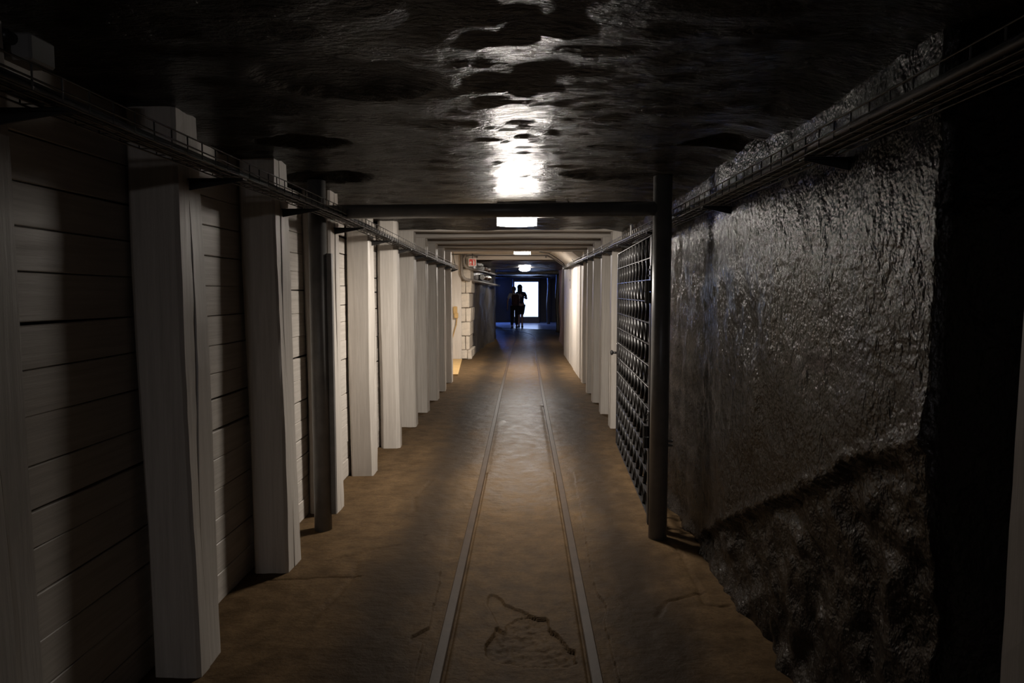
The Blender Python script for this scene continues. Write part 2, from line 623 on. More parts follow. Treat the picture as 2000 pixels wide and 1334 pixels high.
def face_x(y):
    return float(np.interp(y, [1.5, 2.5, 3.5, 4.5, 5.5, 6.5, 8, 11.2], [-1.285, -1.275, -1.265, -1.255, -1.22, -1.18, -1.185, -1.165]))


wl = MB()
wl.box((-1.72, -6.4, 0), (-1.60, 11.42, 2.5))
wall_left = struct(wl.build('wall_left', BACKING), 'left wall of white painted horizontal planks between posts')
bays = [0.35] + [p + 0.1 for p in POST_Y]
for k in range(len(bays) - 1):
    y0, y1 = bays[k], bays[k + 1]
    x = face_x((y0 + y1) / 2) - 0.187
    z = 0.0
    n = 0
    while z < 2.10:
        h = random.choice((0.118, 0.132, 0.140, 0.150))
        gap = random.choice((0.002, 0.003, 0.004, 0.009))
        t = 0.028
        mb = MB()
        L = y1 - y0 - 0.012
        sg = random.uniform(-0.004, 0.004)
        mb.box((-t, -L / 2, 0), (random.uniform(-0.002, 0.003), L / 2, h - gap), 0.003)
        V = [(v[0], v[1], v[2] + sg * v[1] / L * 2) for v in mb.V]
        o = mesh_obj('plank', V, mb.F, WOOD_Y, wall_left, loc=(x, (y0 + y1) / 2, z))
        z += h
        n += 1

# ================================================================== right side walls
# rock with dark glossy plaster, and rough bare rock below a slanting broken edge
ys = np.arange(1.69, 7.42, 0.022)
zs = np.arange(-0.03, 2.32, 0.022)
Y, Z = np.meshgrid(ys, zs, indexing='ij')
edge = np.interp(Y, [1.6, 1.98, 2.53, 2.91, 3.70, 4.0, 7.4], [1.16, 1.02, 0.75, 0.572, 0.188, 0.02, -0.2])
edge = edge + 0.035 * fbm(Y * 9, Z * 3, 3, 51)
low = np.clip((edge - Z) / 0.03, 0, 1)
Xw = 1.02 + 0.035 * fbm(Y * 0.9, Z * 0.8, 3, 55) + 0.024 * fbm(Y * 5.0, Z * 3.0, 3, 57) + 0.004 * fbm(Y * 26, Z * 14, 2, 59)
Xw = Xw + low * (0.030 + 0.030 * fbm(Y * 9, Z * 9, 3, 61, 0.6) + 0.016 * vnoise(Y * 22, Z * 22, 63))
Xw = Xw - 0.045 * np.exp(-((Z - edge - 0.01) / 0.02) ** 2) * 0.3
Xw = Xw + np.interp(Y, [1.69, 3.6, 4.0, 7.4], [0.0, 0.0, 0.02, 0.06])
Xw = Xw - 0.05 * np.clip((0.10 - Z) / 0.10, 0, 1) * (0.6 + fbm(Y * 5, Z * 0, 2, 65))
P = np.stack([Xw, Y, Z], -1)
# broken end of the plaster turning back into the recess by the camera
ret = P[:1].repeat(6, 0).copy()
for k in range(6):
    ret[k, :, 0] = P[0, :, 0] + (5 - k + 1) * 0.07
    ret[k, :, 1] = P[0, :, 1] - 0.012 * (5 - k) + 0.03 * fbm(zs * 6, zs * 0 + k, 3, 67)
P = np.concatenate([ret, P], 0)
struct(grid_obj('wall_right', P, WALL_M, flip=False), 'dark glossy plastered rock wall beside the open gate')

wr = MB()
wr.box((1.46, -6.4, 0), (1.60, 1.75, 2.5))
wall_rn = struct(wr.build('wall_right_recess', BACKING), 'dark recessed wall at the right edge')
z = 0.0
while z < 2.12:
    h = random.choice((0.13, 0.14, 0.15))
    mb = MB()
    mb.box((0, -1.0, 0), (0.028, 0.7, h - 0.006), 0.003)
    mb.build('plank', WOOD_Y, wall_rn, loc=(1.40 + random.uniform(-.003, .003), 0.98, z))
    z += h

wr = MB()
wr.box((1.24, 7.36, 0), (1.5, 11.42, 2.5))
wall_rp = struct(wr.build('wall_right_plank', BACKING), 'right plank wall behind the white posts')
rb = [7.42, 8.40, 9.35, 10.25, 11.3]
for y0, y1 in zip(rb[:-1], rb[1:]):
    z = 0.0
    while z < 2.12:
        h = random.choice((0.125, 0.14, 0.15))
        mb = MB()
        mb.box((0, -(y1 - y0) / 2 + .005, 0), (0.028, (y1 - y0) / 2 - .005, h - 0.004), 0.003)
        mb.build('plank', WOOD_Y, wall_rp, loc=(1.19, (y0 + y1) / 2, z))
        z += h

# the tunnel goes on behind the camera and ends there in rock
bk = MB()
bk.box((-1.9, -6.6, 0), (1.6, -6.4, 2.5))
struct(bk.build('wall_back', FAR_M))

# ================================================================== posts
def timber(h, wx, wy, side, groove=None, seed=0, batter=0.0, bev=0.012, levels=26, mat=None, warp=0.004):
    """square post, origin at the foot of the tunnel-face near corner; side=+1: tunnel face on +x, side=-1: on -x"""
    r = random.Random(seed)
    gx = groove if groove else 0.5
    V = []
    prof = []
    # going round counter-clockwise seen from above for side=+1 ; x from -wx..0 , y 0..wy
    prof = [(-wx + bev, 0), (-bev, 0), (0, bev), (0, wy * gx - 0.004), ('g', wy * gx), (0, wy * gx + 0.004), (0, wy - bev), (-bev, wy), (-wx + bev, wy), (-wx, wy - bev), (-wx, bev)]
    n = len(prof)
    ph = [r.uniform(0, 6.28) for _ in range(6)]
    for k in range(levels + 1):
        z = h * k / levels
        t = k / levels
        wob = 0.012 * math.sin(2.1 * z + ph[0]) + 0.006 * math.sin(5.3 * z + ph[1])
        depth = 0.0
        if groove:
            depth = 0.022 * max(0.0, min(1.0, 2.2 * (math.sin(1.25 * z + ph[2]) + 0.75)))
        for i, (px, py) in enumerate(prof):
            if px == 'g':
                x, y = -depth, py + wob
            else:
                x, y = px, py
                if 3 <= i <= 5:
                    y += wob
            dx = warp * math.sin(3.1 * z + ph[3] + i * 0.7) + r.uniform(-0.0012, 0.0012)
            dy = warp * math.sin(2.3 * z + ph[4] + i * 0.5)
            x = x + dx - batter * t
            V.append((x * side, y + dy, z))
    F = []
    for k in range(levels):
        for i in range(n):
            q = (k * n + i, k * n + (i + 1) % n, (k + 1) * n + (i + 1) % n, (k + 1) * n + i)
            F.append(q if side > 0 else q[::-1])
    b = tuple(range(n))
    tp = tuple(levels * n + i for i in range(n))
    F.append(b[::-1] if side > 0 else b)
    F.append(tp if side > 0 else tp[::-1])
    return V, F


ORD = ['nearest', 'second', 'third', 'fourth', 'fifth', 'sixth', 'seventh', 'eighth', 'ninth', 'tenth', 'last and farthest']
LLAB = ['nearest white timber post, cut by the left picture edge',
        'second white left post from the camera, wide with a long drying crack',
        'third white left post from the camera, in shade before the steel pipe',
        'white left post with a cracked lit face just behind the steel pipe',
        'fifth white left post, its bright edge beside a split',
        'sixth white left post, rounded and broadly lit beside the lamp',
        'seventh white left post from the camera, under the first lintel',
        'eighth white left post from the camera, under the second lintel',
        'ninth white left post from the camera, under the third lintel',
        'tenth white left post from the camera, under the fourth lintel',
        'last left post of the row, before the yellow floor plate']
GROOVE = [0.45, 0.42, 0.40, 0.52, 0.62, None, None, None, None, None, None]
for i, y in enumerate(POST_Y):
    h = 2.26 if i < 6 else 2.17
    V, F = timber(h, 0.182, 0.205 if i != 5 else 0.19, 1, GROOVE[i], 100 + i, 0.03 if i < 3 else 0.008, 0.012 if i != 5 else 0.03)
    o = mesh_obj('timber_post', V, F, WOOD_V, loc=(face_x(y) + (0.03 if i < 3 else 0.005), y, -0.012))
    tag(o, LLAB[i], 'post', 'white timber posts along the left wall')

RPOST = [(1.15, 0.965), (7.44, 0.97), (8.32, 0.962), (9.20, 0.955), (10.02, 0.955), (11.14, 0.985)]
RLAB = ['white timber post at the right picture edge, nearly lost in darkness',
        'first white right post past the open gate',
        'second white right post past the open gate',
        'third white right post past the open gate',
        'fourth white right post past the open gate',
        'fifth and last white right post, before the pale smooth wall']
for i, (y, x) in enumerate(RPOST):
    V, F = timber(2.26 if i == 0 else 2.17, 0.2, 0.2, -1, 0.5 if i in (1, 3) else None, 200 + i, 0.006)
    o = mesh_obj('timber_post', V, F, WOOD_V, loc=(x, y, -0.012))
    tag(o, RLAB[i], 'post', 'white timber posts along the right wall')

# lintels
LINL = ['first white lintel beam, where the rock ceiling ends', 'second white lintel beam from the camera', 'third white lintel beam, midway along the timbered stretch',
        'fourth white lintel beam from the camera', 'last white lintel beam, before the second lamp']
for i in range(5):
    yl = POST_Y[6 + i]
    V, F = timber(2.60, 0.19, 0.2, 1, None, 300 + i, 0, 0.014, 14)
    V2 = [(v[2] - 1.42, v[1], 2.35 + v[0]) for v in V]
    o = mesh_obj('lintel_beam', [(a, b, c - 2.17) for a, b, c in V2], F, WOOD_X, loc=(0, yl, 2.168))
    tag(o, LINL[i], 'beam', 'white lintel beams across the tunnel')

cb = MB()
cb.box((-1.75, 7.36, 2.42), (1.5, 11.42, 2.55))
ceil_b = struct(cb.build('ceiling_boarded', BACKING), 'boarded ceiling above the lintel beams')
for k in range(13):
    mb = MB()
    mb.box((0, 7.40, 0), (0.236, 11.40, 0.03), 0.003)
    mb.build('board', WOOD_Y, ceil_b, loc=(-1.60 + k * 0.24, 0, 2.385 + random.uniform(-0.004, 0.004)))

# ================================================================== pale stretch beyond the posts (Y 11.4 - 15.3)
cw = MB()
cw.box((-1.95, 11.42, 2.33), (1.3, 15.45, 2.45))
struct(cw.build('ceiling_pale', PLASTER), 'pale painted ceiling at the second lamp')
cs = MB()
cs.add([(0.60, 11.42, 2.335), (1.01, 11.42, 2.02), (1.01, 15.2, 2.02), (0.60, 15.2, 2.335), (1.01, 11.42, 2.335), (1.01, 15.2, 2.335)],
       [(0, 3, 2, 1), (0, 1, 4), (3, 5, 2), (0, 4, 5, 3), (1, 2, 5, 4)])
struct(cs.build('trim_1', PLASTER), 'sloped white haunch between ceiling and right wall')
wn = MB()
wn.box((-1.95, 11.42, 0), (-1.78, 15.45, 2.4))
struct(wn.build('wall_left_niche', PLASTER), 'pale side wall of the niche behind the last left post')
wn = MB()
wn.box((-1.80, 11.40, 0), (-1.40, 11.50, 2.4))
struct(wn.build('wall_left_return', PLASTER))
wp = MB()
wp.box((1.03, 11.42, 0), (1.3, 16.3, 2.4))
wall_rw = struct(wp.build('wall_right_pale', PLASTER), 'pale boarded right wall before the dark tunnel')
y = 11.42
for wd in (0.28, 0.16, 0.42, 0.95, 1.05, 0.98, 1.0):
    mb = MB()
    mb.box((0, 0.004, 0), (0.03, wd - 0.004, 2.3), 0.005)
    mb.build('board', WOOD_V, wall_rw, loc=(1.0 + random.uniform(-0.012, 0.008), y, -0.01))
    y += wd
hd = MB()
hd.box((-1.40, 0, 0), (1.02, 0.22, 0.14), 0.012)
tag(hd.build('header_beam', WOOD_X, loc=(0, 15.2, 2.21)), 'pale header beam with conduits where the dark tunnel begins', 'beam')

# white vertical board closing the niche
nb = MB()
nb.box((-0.42, 0, 0), (0, 0.06, 2.32), 0.006)
tag(nb.build('door_board', WOOD_V, loc=(-1.345, 15.05, -0.005)), 'tall white board standing beside the whitewashed stone pillar', 'board')
yp = MB()
yp.add([(-1.76, 12.2, 0.02), (-1.155, 12.2, 0.02), (-1.33, 15.02, 0.02), (-1.76, 15.02, 0.02), (-1.76, 12.2, -0.01), (-1.155, 12.2, -0.01), (-1.33, 15.02, -0.01), (-1.76, 15.02, -0.01)],
       [(0, 1, 2, 3), (7, 6, 5, 4), (0, 4, 5, 1), (1, 5, 6, 2), (2, 6, 7, 3), (3, 7, 4, 0)])
tag(yp.build('floor_plate', YELLOW), 'yellow painted floor plate in front of the tall white board', 'floor plate')

# yellow wall phone-like bracket with a hanging strap
yb = empty('strap_bracket', (-1.47, 15.058, 0.9))
tag(yb, 'small yellow bracket with a hanging strap on the white board', 'bracket')
mb = MB()
mb.box((-0.05, -0.06, 0.10), (0.04, 0.0, 0.28), 0.012)
mb.box((-0.03, -0.075, 0.02), (0.06, -0.015, 0.14), 0.012)
mb.build('bracket_body', YELLOW, yb)
mb = MB()
mb.tube([(0.04, -0.05, 0.06), (0.02, -0.05, -0.12), (-0.03, -0.04, -0.28), (-0.07, -0.03, -0.42)], 0.012, 6)
mb.build('strap', YELLOW, yb)

# whitewashed stone pillar
core = MB()
core.box((-1.34, 15.16, 0), (-1.19, 16.25, 2.3))
pil = core.build('stone_pillar', MORTAR)
tag(pil, 'whitewashed pillar of rough stone blocks left of the tunnel', 'pillar')
zz = [0.0, 0.21, 0.52, 0.83, 1.147, 1.47, 1.76, 2.03, 2.29]
for k in range(len(zz) - 1):
    xl, xr = -1.372, -1.155 + [0.03, -0.02, 0.0, 0.02, -0.01, 0.03, 0.01, 0.0][k]
    cuts = [xl, xr] if k in (2, 4, 6) else [xl, xl + (xr - xl) * random.uniform(0.42, 0.6), xr]
    for a, b_ in zip(cuts[:-1], cuts[1:]):
        for (ya, yb_) in ((15.12, 15.68), (15.69, 16.28)):
            mb = MB()
            j = lambda: random.uniform(-0.008, 0.008)
            hh = zz[k + 1] - zz[k]
            wdt = b_ - a
            mb.box((-wdt / 2 + 0.004, 0, 0.006), (wdt / 2 - 0.004, yb_ - ya, hh - 0.006), 0.012)
            V = [(v[0] + j(), v[1] + j(), v[2] + j() * 0.7) for v in mb.V]
            mesh_obj('stone_block', V, mb.F, STONE_W, pil, smooth=False, loc=((a + b_) / 2, ya, zz[k]))

# ================================================================== dark tunnel beyond (Y 16 - 33)
def rough_strip(name, path, z0, z1, mat, seed, amp, flip, label, step=0.1):
    pts = []
    for (x0, y0), (x1, y1) in zip(path[:-1], path[1:]):
        n = max(2, int(math.hypot(x1 - x0, y1 - y0) / step))
        for k in range(n):
            pts.append((x0 + (x1 - x0) * k / n, y0 + (y1 - y0) * k / n))
    pts.append(path[-1])
    pts = np.array(pts)
    zs = np.arange(z0, z1 + 0.01, step)
    s = np.arange(len(pts)) * step
    A, Zg = np.meshgrid(s, zs, indexing='ij')
    d = amp * fbm(A * 0.9, Zg * 0.8, 4, seed) * 2
    d2 = amp * fbm(A * 0.9 + 40, Zg * 0.8, 4, seed + 5) * 0.6
    P = np.stack([pts[:, 0:1] + d, pts[:, 1:2] + d2, Zg], -1)
    return struct(grid_obj(name, P, mat, flip=flip), label)


rough_strip('wall_left_far', [(-1.16, 16.2), (-1.02, 18.5), (-0.84, 22.0), (-0.95, 22.4), (-3.4, 22.9)], -0.05, 2.4, FAR_M, 71, 0.07, False, 'wet grey rock wall on the left of the dark tunnel')
rough_strip('wall_right_far', [(1.06, 16.25), (1.10, 18.5), (1.22, 22.0), (1.5, 25.0), (1.62, 28.0), (1.75, 33.5)], -0.05, 2.4, BROWN_BRICK, 73, 0.06, True, 'brown rough wall on the right of the dark tunnel')
rough_strip('wall_left_branch', [(-3.3, 22.8), (-3.3, 33.5)], -0.05, 2.4, FAR_M, 75, 0.07, False, 'rock wall of the side branch')
xs = np.arange(-3.5, 2.2, 0.07)
ys = np.arange(15.4, 33.7, 0.07)
X, Y = np.meshgrid(xs, ys, indexing='ij')
Z = 2.20 + 0.08 * fbm(X * 0.8, Y * 0.7, 4, 81) + 0.035 * fbm(X * 2.5, Y * 4, 3, 83)
struct(grid_obj('ceiling_far', np.stack([X, Y, Z], -1), FAR_M, flip=True), 'low rock ceiling of the dark tunnel glinting blue')
wb = MB()
wb.box((-3.5, 33.4, -0.05), (2.2, 33.6, 2.5))
struct(wb.build('wall_end', NAVY), 'black end wall behind the lit screen')
# front of the dark tunnel above and around (rock mass closing the gaps at the sides)
wm = MB()
wm.box((-1.95, 15.45, 0), (-1.38, 16.4, 2.45))
struct(wm.build('wall_left_mass', FAR_M))

# ================================================================== track
def rail_path(off):
    ctr = [(float(rail_center(y)), y) for y in np.arange(-6.3, 19.6, 0.6)]
    ctr += [(0.085, 20.2), (0.11, 21.2), (0.12, 22.2), (0.09, 23.2), (0.0, 24.1), (-0.16, 24.9), (-0.40, 25.6), (-0.75, 26.2), (-1.2, 26.65), (-1.8, 27.0), (-2.5, 27.2), (-3.2, 27.3)]
    out = []
    for i, p in enumerate(ctr):
        a = ctr[max(0, i - 1)]
        b_ = ctr[min(len(ctr) - 1, i + 1)]
        tx, ty = b_[0] - a[0], b_[1] - a[1]
        l = math.hypot(tx, ty)
        out.append((p[0] + ty / l * off, p[1] - tx / l * off, tx / l, ty / l))
    return out


for s, lab in ((-1, 'left rusty rail set flush in the mine floor'), (1, 'right rusty rail set flush in the mine floor')):
    pth = rail_path(0.313 * s)
    prof = [(-0.023, -0.03), (-0.023, 0.005), (-0.019, 0.008), (0.019, 0.008), (0.023, 0.005), (0.023, -0.03)]
    V = []
    for (x, y, tx, ty) in pth:
        for (u_, z_) in prof:
            V.append((x + ty * u_, y - tx * u_, z_))
    F = []
    n = len(prof)
    for i in range(len(pth) - 1):
        for k in range(n):
            F.append((i * n + k, (i + 1) * n + k, (i + 1) * n + (k + 1) % n, i * n + (k + 1) % n))
    F.append(tuple(range(n))[::-1])
    F.append(tuple((len(pth) - 1) * n + k for k in range(n)))
    tag(mesh_obj('track_rail', V, F, RAIL_M), lab, 'rail', 'mine track rails')

# ================================================================== steel pipe portal
pf = empty('pipe_portal', (0, 4.15, 0))
tag(pf, 'dark steel pipe portal framing the tunnel, gate hung on its right leg', 'gate frame')
mb = MB()
mb.tube([(-1.255, 0.05, -0.02), (-1.255, 0.05, 2.175)], 0.054, 28)
mb.build('left_upright', PIPE, pf, True)
mb = MB()
mb.tube([(0.822, -0.09, -0.02), (0.822, -0.09, 2.18)], 0.055, 28)
mb.build('right_upright', PIPE, pf, True)
mb = MB()
mb.tube([(-1.215, 0.05, 1.985), (0.785, -0.09, 1.987)], 0.042, 24)
mb.build('crossbar', PIPE, pf, True)
mb = MB()
mb.box((-1.215, 0.045, 0.10), (-1.172, 0.085, 1.735), 0.003)
mb.build('strike_bar', PIPE, pf)
mb = MB()
mb.tube([(0.87, -0.09, 0.605), (0.905, -0.09, 0.605)], 0.008, 8)
mb.tube([(0.87, -0.09, 0.58), (0.905, -0.09, 0.58)], 0.008, 8)
mb.build('bolt', PIPE, pf)

# ================================================================== mesh gate
g0 = Vector((0.812, 4.20))
g1 = Vector((0.905, 6.42))
gd = (g1 - g0)
GL = gd.length
gate = empty('mesh_gate', (g0.x, g0.y, 0), math.atan2(gd.y, gd.x))
tag(gate, 'black iron grille gate swung open along the right wall', 'gate')
GZ0, GZ1 = 0.07, 1.85
ROWS = 13
gh = (GZ1 - GZ0) / ROWS
u0, u1 = 0.06, GL - 0.03
# stiles
mb = MB()
mb.box((0.0, -0.025, GZ0 - 0.03), (0.055, 0.025, GZ1 - 0.01), 0.003)
mb.build('hinge_stile', GATE_M, gate)
mb = MB()
mb.box((u1, -0.016, GZ0), (u1 + 0.03, 0.016, GZ1), 0.003)
mb.build('lock_stile', GATE_M, gate)
bar = MB()
bar.box((u0 - 0.004, -0.015, -0.003), (u1, 0.015, 0.003), 0.001)
bar0 = bar.build('cross_bar', GATE_M, gate, loc=(0, 0, GZ0))
for k in range(1, ROWS + 1):
    link_mesh('cross_bar', bar0.data, gate, (0, 0, GZ0 + gh * k))
mb = MB()
mb.box((u0 - 0.006, -0.018, GZ0), (u0 - 0.001, 0.018, GZ1), 0.001)
mb.build('edge_bar', GATE_M, gate)


def arc_strip(A, nrow, h, n=8, w=0.0125, t=0.0016):
    V = []
    F = []
    for r_ in range(nrow):
        for k in range(n + (1 if r_ == nrow - 1 else 0)):
            q = k / n
            z = (r_ + q) * h
            x = A * math.sin(math.pi * q)
            V += [(x - t, -w, z), (x + t, -w, z), (x + t, w, z), (x - t, w, z)]
    m = len(V) // 4
    for i in range(m - 1):
        for k in range(4):
            F.append((i * 4 + k, i * 4 + (k + 1) % 4, (i + 1) * 4 + (k + 1) % 4, (i + 1) * 4 + k))
    F.append((3, 2, 1, 0))
    F.append(tuple((m - 1) * 4 + k for k in range(4)))
    return V, F


NP = 11
pitch = (u1 - u0) / NP
Vs, Fs = arc_strip(-0.045, ROWS, gh)
Vb, Fb = arc_strip(0.045, 1, gh)
sm = bm_ = None
for k in range(NP):
    uc = u0 + pitch * (k + 0.5)
    if sm is None:
        sm = mesh_obj('curved_strip', Vs, Fs, GATE_M, gate, True, (uc, 0, GZ0)).data
    else:
        link_mesh('curved_strip', sm, gate, (uc, 0, GZ0))
    for r_ in range(0, ROWS, 2):
        if bm_ is None:
            bm_ = mesh_obj('counter_strip', Vb, Fb, GATE_M, gate, True, (uc, 0, GZ0 + gh * r_)).data
        else:
            link_mesh('counter_strip', bm_, gate, (uc, 0, GZ0 + gh * r_))
for zc in (0.60, 1.50):
    hg = MB()
    hg.tube([(0.012, 0.04, zc - 0.07), (0.012, 0.04, zc - 0.003)], 0.021, 14)
    hg.tube([(0.012, 0.04, zc + 0.003), (0.012, 0.04, zc + 0.07)], 0.021, 14)
    hg.box((-0.01, 0.02, zc + 0.06), (0.05, 0.03, zc + 0.16), 0.002)
    h_ = hg.build('hinge', GATE_M, gate, False)
    for dz in (0.10, 0.135):
        sc = MB()
        sc.tube([(0.03, 0.03, zc + dz), (0.03, 0.038, zc + dz)], 0.006, 8)
        sc.build('screw', WIRE, h_)
kn = MB()
kn.tube([(u1 + 0.015, 0.016, 0.93), (u1 + 0.015, 0.05, 0.93)], 0.011, 10)
kn.ellipsoid((u1 + 0.015, 0.062, 0.93), (0.024, 0.016, 0.024), 12, 8)
kn.build('knob', GATE_M, gate, True)
lk = MB()
lk.box((u1 - 0.05, -0.02, 0.83), (u1 + 0.005, 0.02, 1.02), 0.003)
lk.build('lock_case', GATE_M, gate)

# ================================================================== cable trays
def tray(name, y0, y1, xc, zf, label, brackets, outer):
    root = empty(name, (0, 0, 0))
    tag(root, label, 'cable tray')
    hw, hh = 0.05, 0.058
    ysl = list(np.arange(y0, y1, 0.5)) + [y1]
    for (dx, dz) in ((-hw, hh), (hw, hh), (-hw, 0.028), (hw, 0.028), (-hw, 0.0), (-0.017, 0), (0.017, 0), (hw, 0.0)):
        mb = MB()
        mb.tube([(xc + dx, y, zf(y) + dz) for y in ysl], 0.0028, 5)
        mb.build('long_wire', WIRE, root, True)
    r0 = None
    for y in np.arange(y0 + 0.03, y1, 0.098):
        if r0 is None:
            mb = MB()
            mb.tube([(-hw, 0, hh), (-hw, 0, 0), (hw, 0, 0), (hw, 0, hh)], 0.0026, 5)
            o = mb.build('rung_wire', WIRE, root, False, (xc, y, zf(y)))
            r0 = o.data
        else:
            link_mesh('rung_wire', r0, root, (xc, y, zf(y)))
    b0 = None
    for (y, xp) in brackets:
        z = zf(y)
        mb = MB()
        a, b_ = (xp, xc + hw * outer)
        lo, hi = min(a, b_), max(a, b_)
        mb.box((lo, -0.02, -0.010), (hi, 0.02, -0.004))
        V = [(a, -0.003, -0.01), (b_, -0.003, -0.01), (a, -0.003, -0.05), (a, 0.003, -0.01), (b_, 0.003, -0.01), (a, 0.003, -0.05)]
        mb.add(V, [(0, 1, 2), (3, 5, 4), (0, 3, 4, 1), (1, 4, 5, 2), (2, 5, 3, 0)])
        mb.build('bracket', GATE_M, root, False, (0, y, z))
    return root


def zl(y):
    return float(np.interp(y, [0, 2, 4, 7, 11.5], [1.932, 1.930, 1.938, 1.902, 1.868]))


def zr(y):
    return float(np.interp(y, [0, 1.7, 4, 5.5, 13.5], [1.925, 1.925, 1.920, 1.930, 1.985]))


tray('wire_cable_tray', -0.5, 11.35, -1.105, zl, 'wire mesh cable tray running along the left posts', [(y + 0.1, face_x(y) - 0.015) for y in POST_Y], 1)
tray('wire_cable_tray', -0.5, 15.0, 0.93, zr, 'wire mesh cable tray running along the right wall', [(2.2, 1.06), (3.4, 1.06), (4.9, 1.06), (6.4, 1.06)] + [(y + 0.1, x + 0.02) for y, x in RPOST[1:]], -1)


def cable(name, y0, y1, xc, zf, r, mat, label, seed, group, extra_end=None):
    rr = random.Random(seed)
    pts = []
    y = y0
    p1 = rr.uniform(0, 6)
    while y < y1:
        pts.append((xc + 0.012 * math.sin(y * 1.3 + p1) + rr.uniform(-0.003, 0.003), y, zf(y) + 0.004 + r + 0.004 * math.sin(y * 2.1 + p1) ** 2))
        y += 0.28
    if extra_end:
        pts += extra_end
    mb = MB()
    mb.tube(pts, r, 7)
    tag(mb.build(name, mat, None, True), label, 'cable', group)


gl = 'cables lying in the left tray'
cable('cable', -0.4, 11.3, -1.135, zl, 0.011, CABLE, 'black cable in the left tray, nearest the posts', 1, gl)
cable('cable', -0.4, 11.2, -1.110, zl, 0.009, CABLE, 'black cable in the middle of the left tray', 2, gl)
cable('cable', -0.4, 11.3, -1.078, zl, 0.010, CABLE, 'black cable in the left tray, on the tunnel side', 3, gl)
cable('cable', -0.4, 11.1, -1.098, lambda y: zl(y) + 0.02, 0.007, CABLE_G, 'grey cable on top of the black ones in the left tray', 4, None,
      [(-1.12, 11.45, 1.95), (-1.16, 11.6, 2.06), (-1.18, 11.65, 2.2), (-1.18, 11.65, 2.33)])
gr = 'cables lying in the right tray'
for k, (x, r_) in enumerate(((0.896, 0.014), (0.93, 0.016), (0.962, 0.013))):
    cable('cable', -0.4, 14.9, x, zr, r_, CABLE, ['thick black cable in the right tray, on the tunnel side', 'thick black cable in the middle of the right tray', 'thick black cable in the right tray, nearest the wall'][k], 10 + k, gr)
cable('cable', -0.4, 12.2, 0.945, lambda y: zr(y) + 0.028, 0.009, CABLE_G, 'grey cable on top of the black ones in the right tray', 14, None,
      [(0.93, 12.5, 2.05), (0.88, 12.6, 2.16), (0.76, 12.65, 2.22), (0.60, 12.7, 2.33)])
tg = MB()
tg.box((-0.003, -0.02, -0.04), (0.003, 0.02, 0.05), 0.001)
tag(tg.build('cable_tag', BOXG, None, False, (0.872, 5.55, 1.985)), 'pale tag strip hanging on the right cable tray', 'tag')

# pale wooden block under the ceiling at the upper left, with dark fittings
bx_ = empty('pale_block', (-1.265, 1.77, 2.085))
tag(bx_, 'pale wooden block above the left tray near the ceiling', 'wooden block')
mb = MB()
mb.box((-0.05, -0.02, 0.0), (0.026, 0.075, 0.068), 0.006)
mb.build('case', BOXG, bx_)
mb = MB()
mb.tube([(-0.02, -0.02, 0.05), (-0.02, -0.055, 0.05)], 0.016, 12)
mb.tube([(-0.05, -0.02, 0.03), (-0.05, -0.05, 0.03)], 0.012, 12)
mb.build('dark_fitting', CABLE, bx_, True)

# ================================================================== lamps
def bulkhead(name, loc, label, w=0.31, d=0.13, tail=0.14, group='ceiling lamps of the tunnel', top=0.06, glow=None):
    root = empty(name, loc)
    tag(root, label, 'lamp', group)
    mb = MB()
    mb.box((-w / 2, -d / 2, 0.0), (w / 2 + tail, d / 2, top), 0.006)
    mb.build('housing', HOUSING, root)
    V = []
    F = []
    nx = 12
    hgt = 0.058
    prof = [(-d / 2, 0.0), (-d / 2, -hgt * 0.95), (-d / 2 + 0.01, -hgt), (d / 2 - 0.01, -hgt), (d / 2, -hgt * 0.95), (d / 2, 0.0)]
    xsn = [-w / 2 + w * k / nx for k in range(nx + 1)]
    for x in xsn:
        q = 1 + 0.14 * (1 - (2 * x / w) ** 2)
        for (y, z) in prof:
            V.append((x, y, z * q))
    n = len(prof)
    for i in range(nx):
        for k in range(n):
            F.append((i * n + k, i * n + (k + 1) % n, (i + 1) * n + (k + 1) % n, (i + 1) * n + k))
    F.append(tuple(range(n)))
    F.append(tuple(nx * n + k for k in range(n))[::-1])
    df = mesh_obj('diffuser', V, F, glow or GLOW, root)
    if glow is not GLOW_REAR:
        df.data.materials.append(GLOW_RIM2 if glow is GLOW_2 else GLOW_RIM)      # the upright rim of the opal cover is dimmer than its underside
        df.data.polygons.foreach_set('material_index', [0 if p.normal.z < -0.5 else 1 for p in df.data.polygons])
    return root


L1 = bulkhead('ceiling_lamp', (-0.04, 5.10, 2.055), 'brightest ceiling lamp, just behind the steel crossbar', top=0.125, w=0.29, d=0.12)
L1.rotation_euler.x = math.radians(17)      # tilt added to darken the near end, faces away from the viewer
cd_ = MB()
cd_.tube([(0.25, 0.0, 0.03), (0.30, 0, 0.05), (0.34, 0.0, 0.03), (0.37, 0.0, 0.07), (0.38, 0, 0.11)], 0.006, 6)
cd_.build('lead', CABLE, L1, True)
bulkhead('ceiling_lamp', (0.0, 13.0, 2.275), 'second ceiling lamp, seen below the last lintel beam', tail=0.0, glow=GLOW_2)
l3 = empty('ceiling_lamp', (0.07, 20.0, 2.155))
tag(l3, 'small round ceiling lamp in the dark tunnel', 'lamp', 'ceiling lamps of the tunnel')
mb = MB()
mb.tube([(0, 0, 0.03), (0, 0, 0.09)], 0.10, 24)
mb.build('housing', HOUSING, l3)
mb = MB()
mb.ellipsoid((0, 0, 0), (0.165, 0.165, 0.062), 24, 10)
mb.build('diffuser', emit('lit_round_lamp_diffuser', LAMP_COLOR, 75.0), l3, True)
bulkhead('ceiling_lamp', (0.0, -4.2, 2.05), 'ceiling lamp behind the viewer lighting the near posts', tail=0.0, top=0.12, glow=GLOW_REAR)

